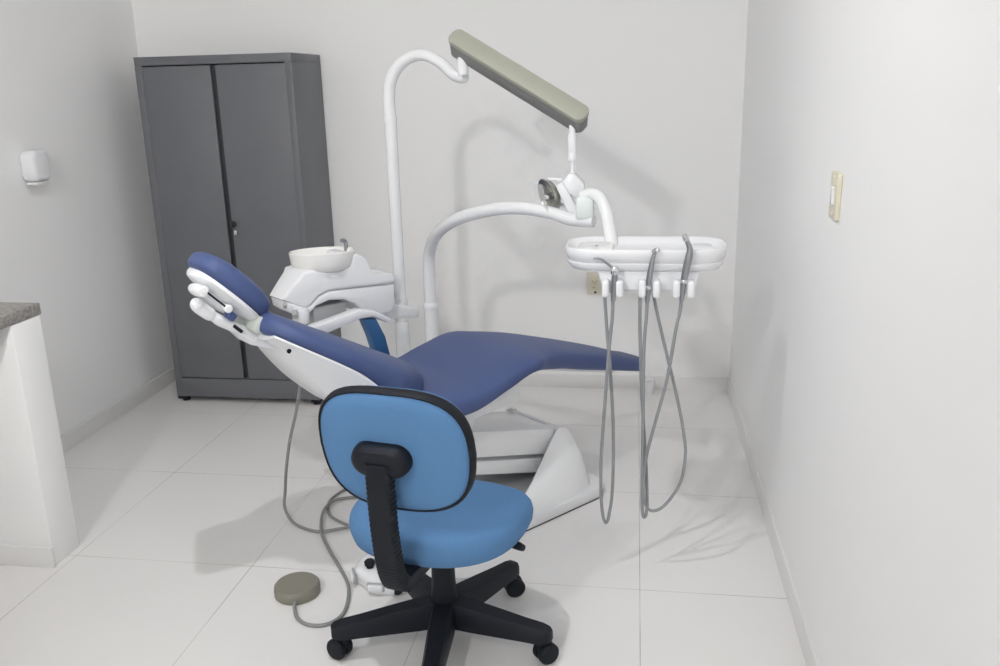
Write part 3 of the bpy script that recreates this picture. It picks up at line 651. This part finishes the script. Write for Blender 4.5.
MB().hull([(-0.30, -0.034, 0.375), (-0.30, 0.034, 0.375), (-0.29, -0.034, 0.335), (-0.29, 0.034, 0.335), (0.02, -0.045, 0.372), (0.02, 0.045, 0.372), (0.02, -0.045, 0.335), (0.02, 0.045, 0.335)], 0.006).box((0.01, 0, 0.356), (0.18, 0.15, 0.028), bev=0.006).build('seat_mechanism', M['black'], oc)
lv0, lv1 = ol(-0.36, 2.13, 0.36), ol(-0.278, 2.075, 0.36)
lv = MB().tube([ol(-0.47, 2.15, 0.352), lv0], 0.006, 10).build('height_lever', M['black'], oc)
MB().tube([lv0 + (lv1 - lv0) * 0.3, lv1], [0.010, 0.012, 0.012, 0.009], 14, smooth=5).build('lever_grip', M['black'], lv)
MB().lathe([(0.036, 0.085), (0.037, 0.13), (0.034, 0.20), (0.032, 0.29), (0.028, 0.30), (0.016, 0.302), (0.016, 0.345)], (0, 0, 0), seg=28).build('gas_column', M['black'], oc)
bs = MB().lathe([(0.03, 0.072), (0.052, 0.075), (0.056, 0.095), (0.054, 0.122), (0.045, 0.136), (0.036, 0.14)], (0, 0, 0), seg=32).build('star_base', M['black'], oc)
for k in range(5):
    a = math.radians(-13.5 + 72 * k) - PSI
    d = Vector((math.cos(a), math.sin(a), 0)); n = Vector((-d.y, d.x, 0))
    rg = []
    for rr, hw, z0, z1 in ((0.03, 0.035, 0.066, 0.140), (0.08, 0.034, 0.066, 0.137), (0.16, 0.031, 0.068, 0.128), (0.24, 0.028, 0.070, 0.118), (0.295, 0.0265, 0.071, 0.113), (0.316, 0.021, 0.073, 0.109), (0.325, 0.010, 0.076, 0.104)):
        rg.append([d * rr + n * y + Z * z for y, z in [(-hw, z0), (-hw, z0 + (z1 - z0) * 0.7), (-hw * 0.72, z1), (hw * 0.72, z1), (hw, z0 + (z1 - z0) * 0.7), (hw, z0)]])
    lg = MB().rings(rg).build('base_leg', M['black'], bs, sharp=50)
    # twin-wheel caster trailing a little sideways
    cc = d * 0.296; sw_ = a + (0.9, -0.6, 0.5, -0.8, 0.3)[k]
    wd = Vector((math.cos(sw_), math.sin(sw_), 0)); wn = Vector((-wd.y, wd.x, 0))
    wc = cc + wd * 0.012
    cs = MB()
    for sg in (-1, 1):
        cs.lathe([(0.013, 0.004), (0.029, 0.005), (0.031, 0.009), (0.031, 0.020), (0.026, 0.026), (0.010, 0.028)], wc + Z * 0.031, wn * sg, 24)
    cs.lathe([(0.007, 0.04), (0.007, 0.085)], cc, seg=12)
    cs.box(wc + Z * 0.05 - wd * 0.004, (0.042, 0.014, 0.036), Matrix.Rotation(sw_, 3, 'Z'), bev=0.004)
    cs.build('caster', M['rubber'], oc)

# ------------------------------------------------------------------ round foot pedal and cables on the floor
fp = thing('foot_pedal', 'round olive grey foot pedal lying on the floor tiles', 'foot pedal', (-1.047, 2.345, 0))
MB().lathe([(0.066, 0.0), (0.072, 0.003), (0.073, 0.02), (0.0715, 0.032), (0.067, 0.037), (0.02, 0.039), (0.002, 0.039)], (0, 0, 0), seg=44).build('disc', M['pedal'], fp)
MB().tube([Vector(p) - Vector((-1.047, 2.345, 0)) for p in [(-1.03, 2.28, 0.014), (-1.018, 2.245, 0.01), (-0.990, 2.200, 0.006), (-0.942, 2.174, 0.006), (-0.890, 2.185, 0.006), (-0.862, 2.241, 0.006), (-0.872, 2.327, 0.006), (-0.902, 2.41, 0.006), (-0.962, 2.505, 0.006), (-1.042, 2.621, 0.0065), (-1.105, 2.73, 0.012), (-1.142, 2.856, 0.02), (-1.137, 2.95, 0.016), (-1.10, 3.0, 0.008), (-1.03, 3.02, 0.006), (-0.95, 3.03, 0.006)]], 0.0058, 12, smooth=7).build('pedal_cord', M['cord'], fp, 'grey cord curling away from the pedal')
tag(MB().tube([(-1.122, 2.714, 0.62), (-1.128, 2.716, 0.58), (-1.160, 2.733, 0.47), (-1.204, 2.757, 0.35), (-1.245, 2.795, 0.22), (-1.275, 2.833, 0.11), (-1.285, 2.835, 0.045), (-1.25, 2.80, 0.010), (-1.20, 2.76, 0.0065), (-1.12, 2.73, 0.0065), (-1.04, 2.75, 0.012), (-0.99, 2.80, 0.006), (-0.93, 2.86, 0.006)], 0.0058, 12, smooth=7).build('hanging_cable', M['cord']), 'grey cable hanging under the dental chair backrest down to the floor', 'cable')
tag(MB().tube([(-0.90, 3.10, 0.0065), (-1.04, 3.12, 0.0065), (-1.115, 3.09, 0.0065), (-1.15, 3.02, 0.006), (-1.155, 2.95, 0.0065), (-1.125, 2.87, 0.0065), (-1.075, 2.82, 0.006), (-0.97, 2.76, 0.0065), (-0.90, 2.74, 0.0065)], 0.0055, 12, smooth=7).build('floor_cable', M['cord']), 'short looped grey cable on the floor left of the office chair', 'cable')

# ------------------------------------------------------------------ small things on the walls
sw_t = thing('light_switch', 'cream light switch plate on the right wall', 'light switch', (XR, 2.285, 1.267))
MB().prism(rounded_rect(0.078, 0.118, 0.008), (-0.006, 0, 0), Y, Z, X, 0.012, 0.004).build('plate', M['cream'], sw_t)
MB().prism(rounded_rect(0.022, 0.046, 0.004), (-0.013, 0, 0), Y, Z, X, 0.008, 0.003).build('rocker', M['plastic'], sw_t, 'white rocker')
for sg in (-1, 1): MB().lathe([(0.004, 0), (0.004, 0.002), (0.002, 0.003)], (-0.012, 0, sg * 0.045), (-1, 0, 0), 12).build('screw', M['creamdark'], sw_t)
ot = thing('wall_outlet', 'beige wall outlet below the instrument tray on the back wall', 'wall outlet', (-0.197, YB, 0.565))
MB().prism(rounded_rect(0.078, 0.118, 0.006), (0, -0.005, 0), X, Z, Y, 0.010, 0.003).build('plate', M['creamdark'], ot)
MB().prism(rounded_rect(0.046, 0.07, 0.01), (0, -0.011, 0.005), X, Z, Y, 0.005, 0.002).build('socket', M['cream'], ot)
for hx, hz in ((-0.01, 0.012), (0.01, 0.012), (0.0, 0.002), (-0.004, -0.02)):
    MB().lathe([(0.003, 0), (0.003, 0.002)], (hx, -0.0135, hz), (0, -1, 0), 10).build('pin_hole', M['rubber'], ot)
MB().lathe([(0.006, 0), (0.005, 0.003)], (0.004, -0.010, -0.046), (0, -1, 0), 12).build('plug_screw', M['rubber'], ot)
wb = thing('soap_dispenser', 'small white rounded box fixed to the left wall above the counter', 'dispenser', (XL, 3.42, 1.262))
MB().prism(rounded_rect(0.115, 0.13, 0.035, 8), (0.035, 0, 0.01), Y, Z, X, 0.07, 0.02, 4).build('housing', M['plastic'], wb)
MB().box((0.035, -0.0, -0.062), (0.05, 0.085, 0.012), bev=0.004).build('lower_lip', M['base'], wb)
MB().box((0.03, 0.066, 0.03), (0.03, 0.018, 0.006), bev=0.002).tube([(0.03, 0.072, 0.03), (0.03, 0.078, 0.004)], 0.004, 8).box((0.03, 0.08, 0.0), (0.02, 0.016, 0.022), bev=0.004).build('catch', M['steel_dark'], wb, 'small dark metal catch')
pp = thing('pipe_stub', 'short capped white pipe standing at the foot of the back wall', 'pipe', (0.088, 4.33, 0))
MB().lathe([(0.024, 0), (0.024, 0.05)], (0, 0, 0), seg=24).build('pipe', M['plastic'], pp)
MB().lathe([(0.029, 0.045), (0.030, 0.05), (0.030, 0.078), (0.026, 0.083), (0.004, 0.084)], (0, 0, 0), seg=24).build('cap', M['plastic'], pp)
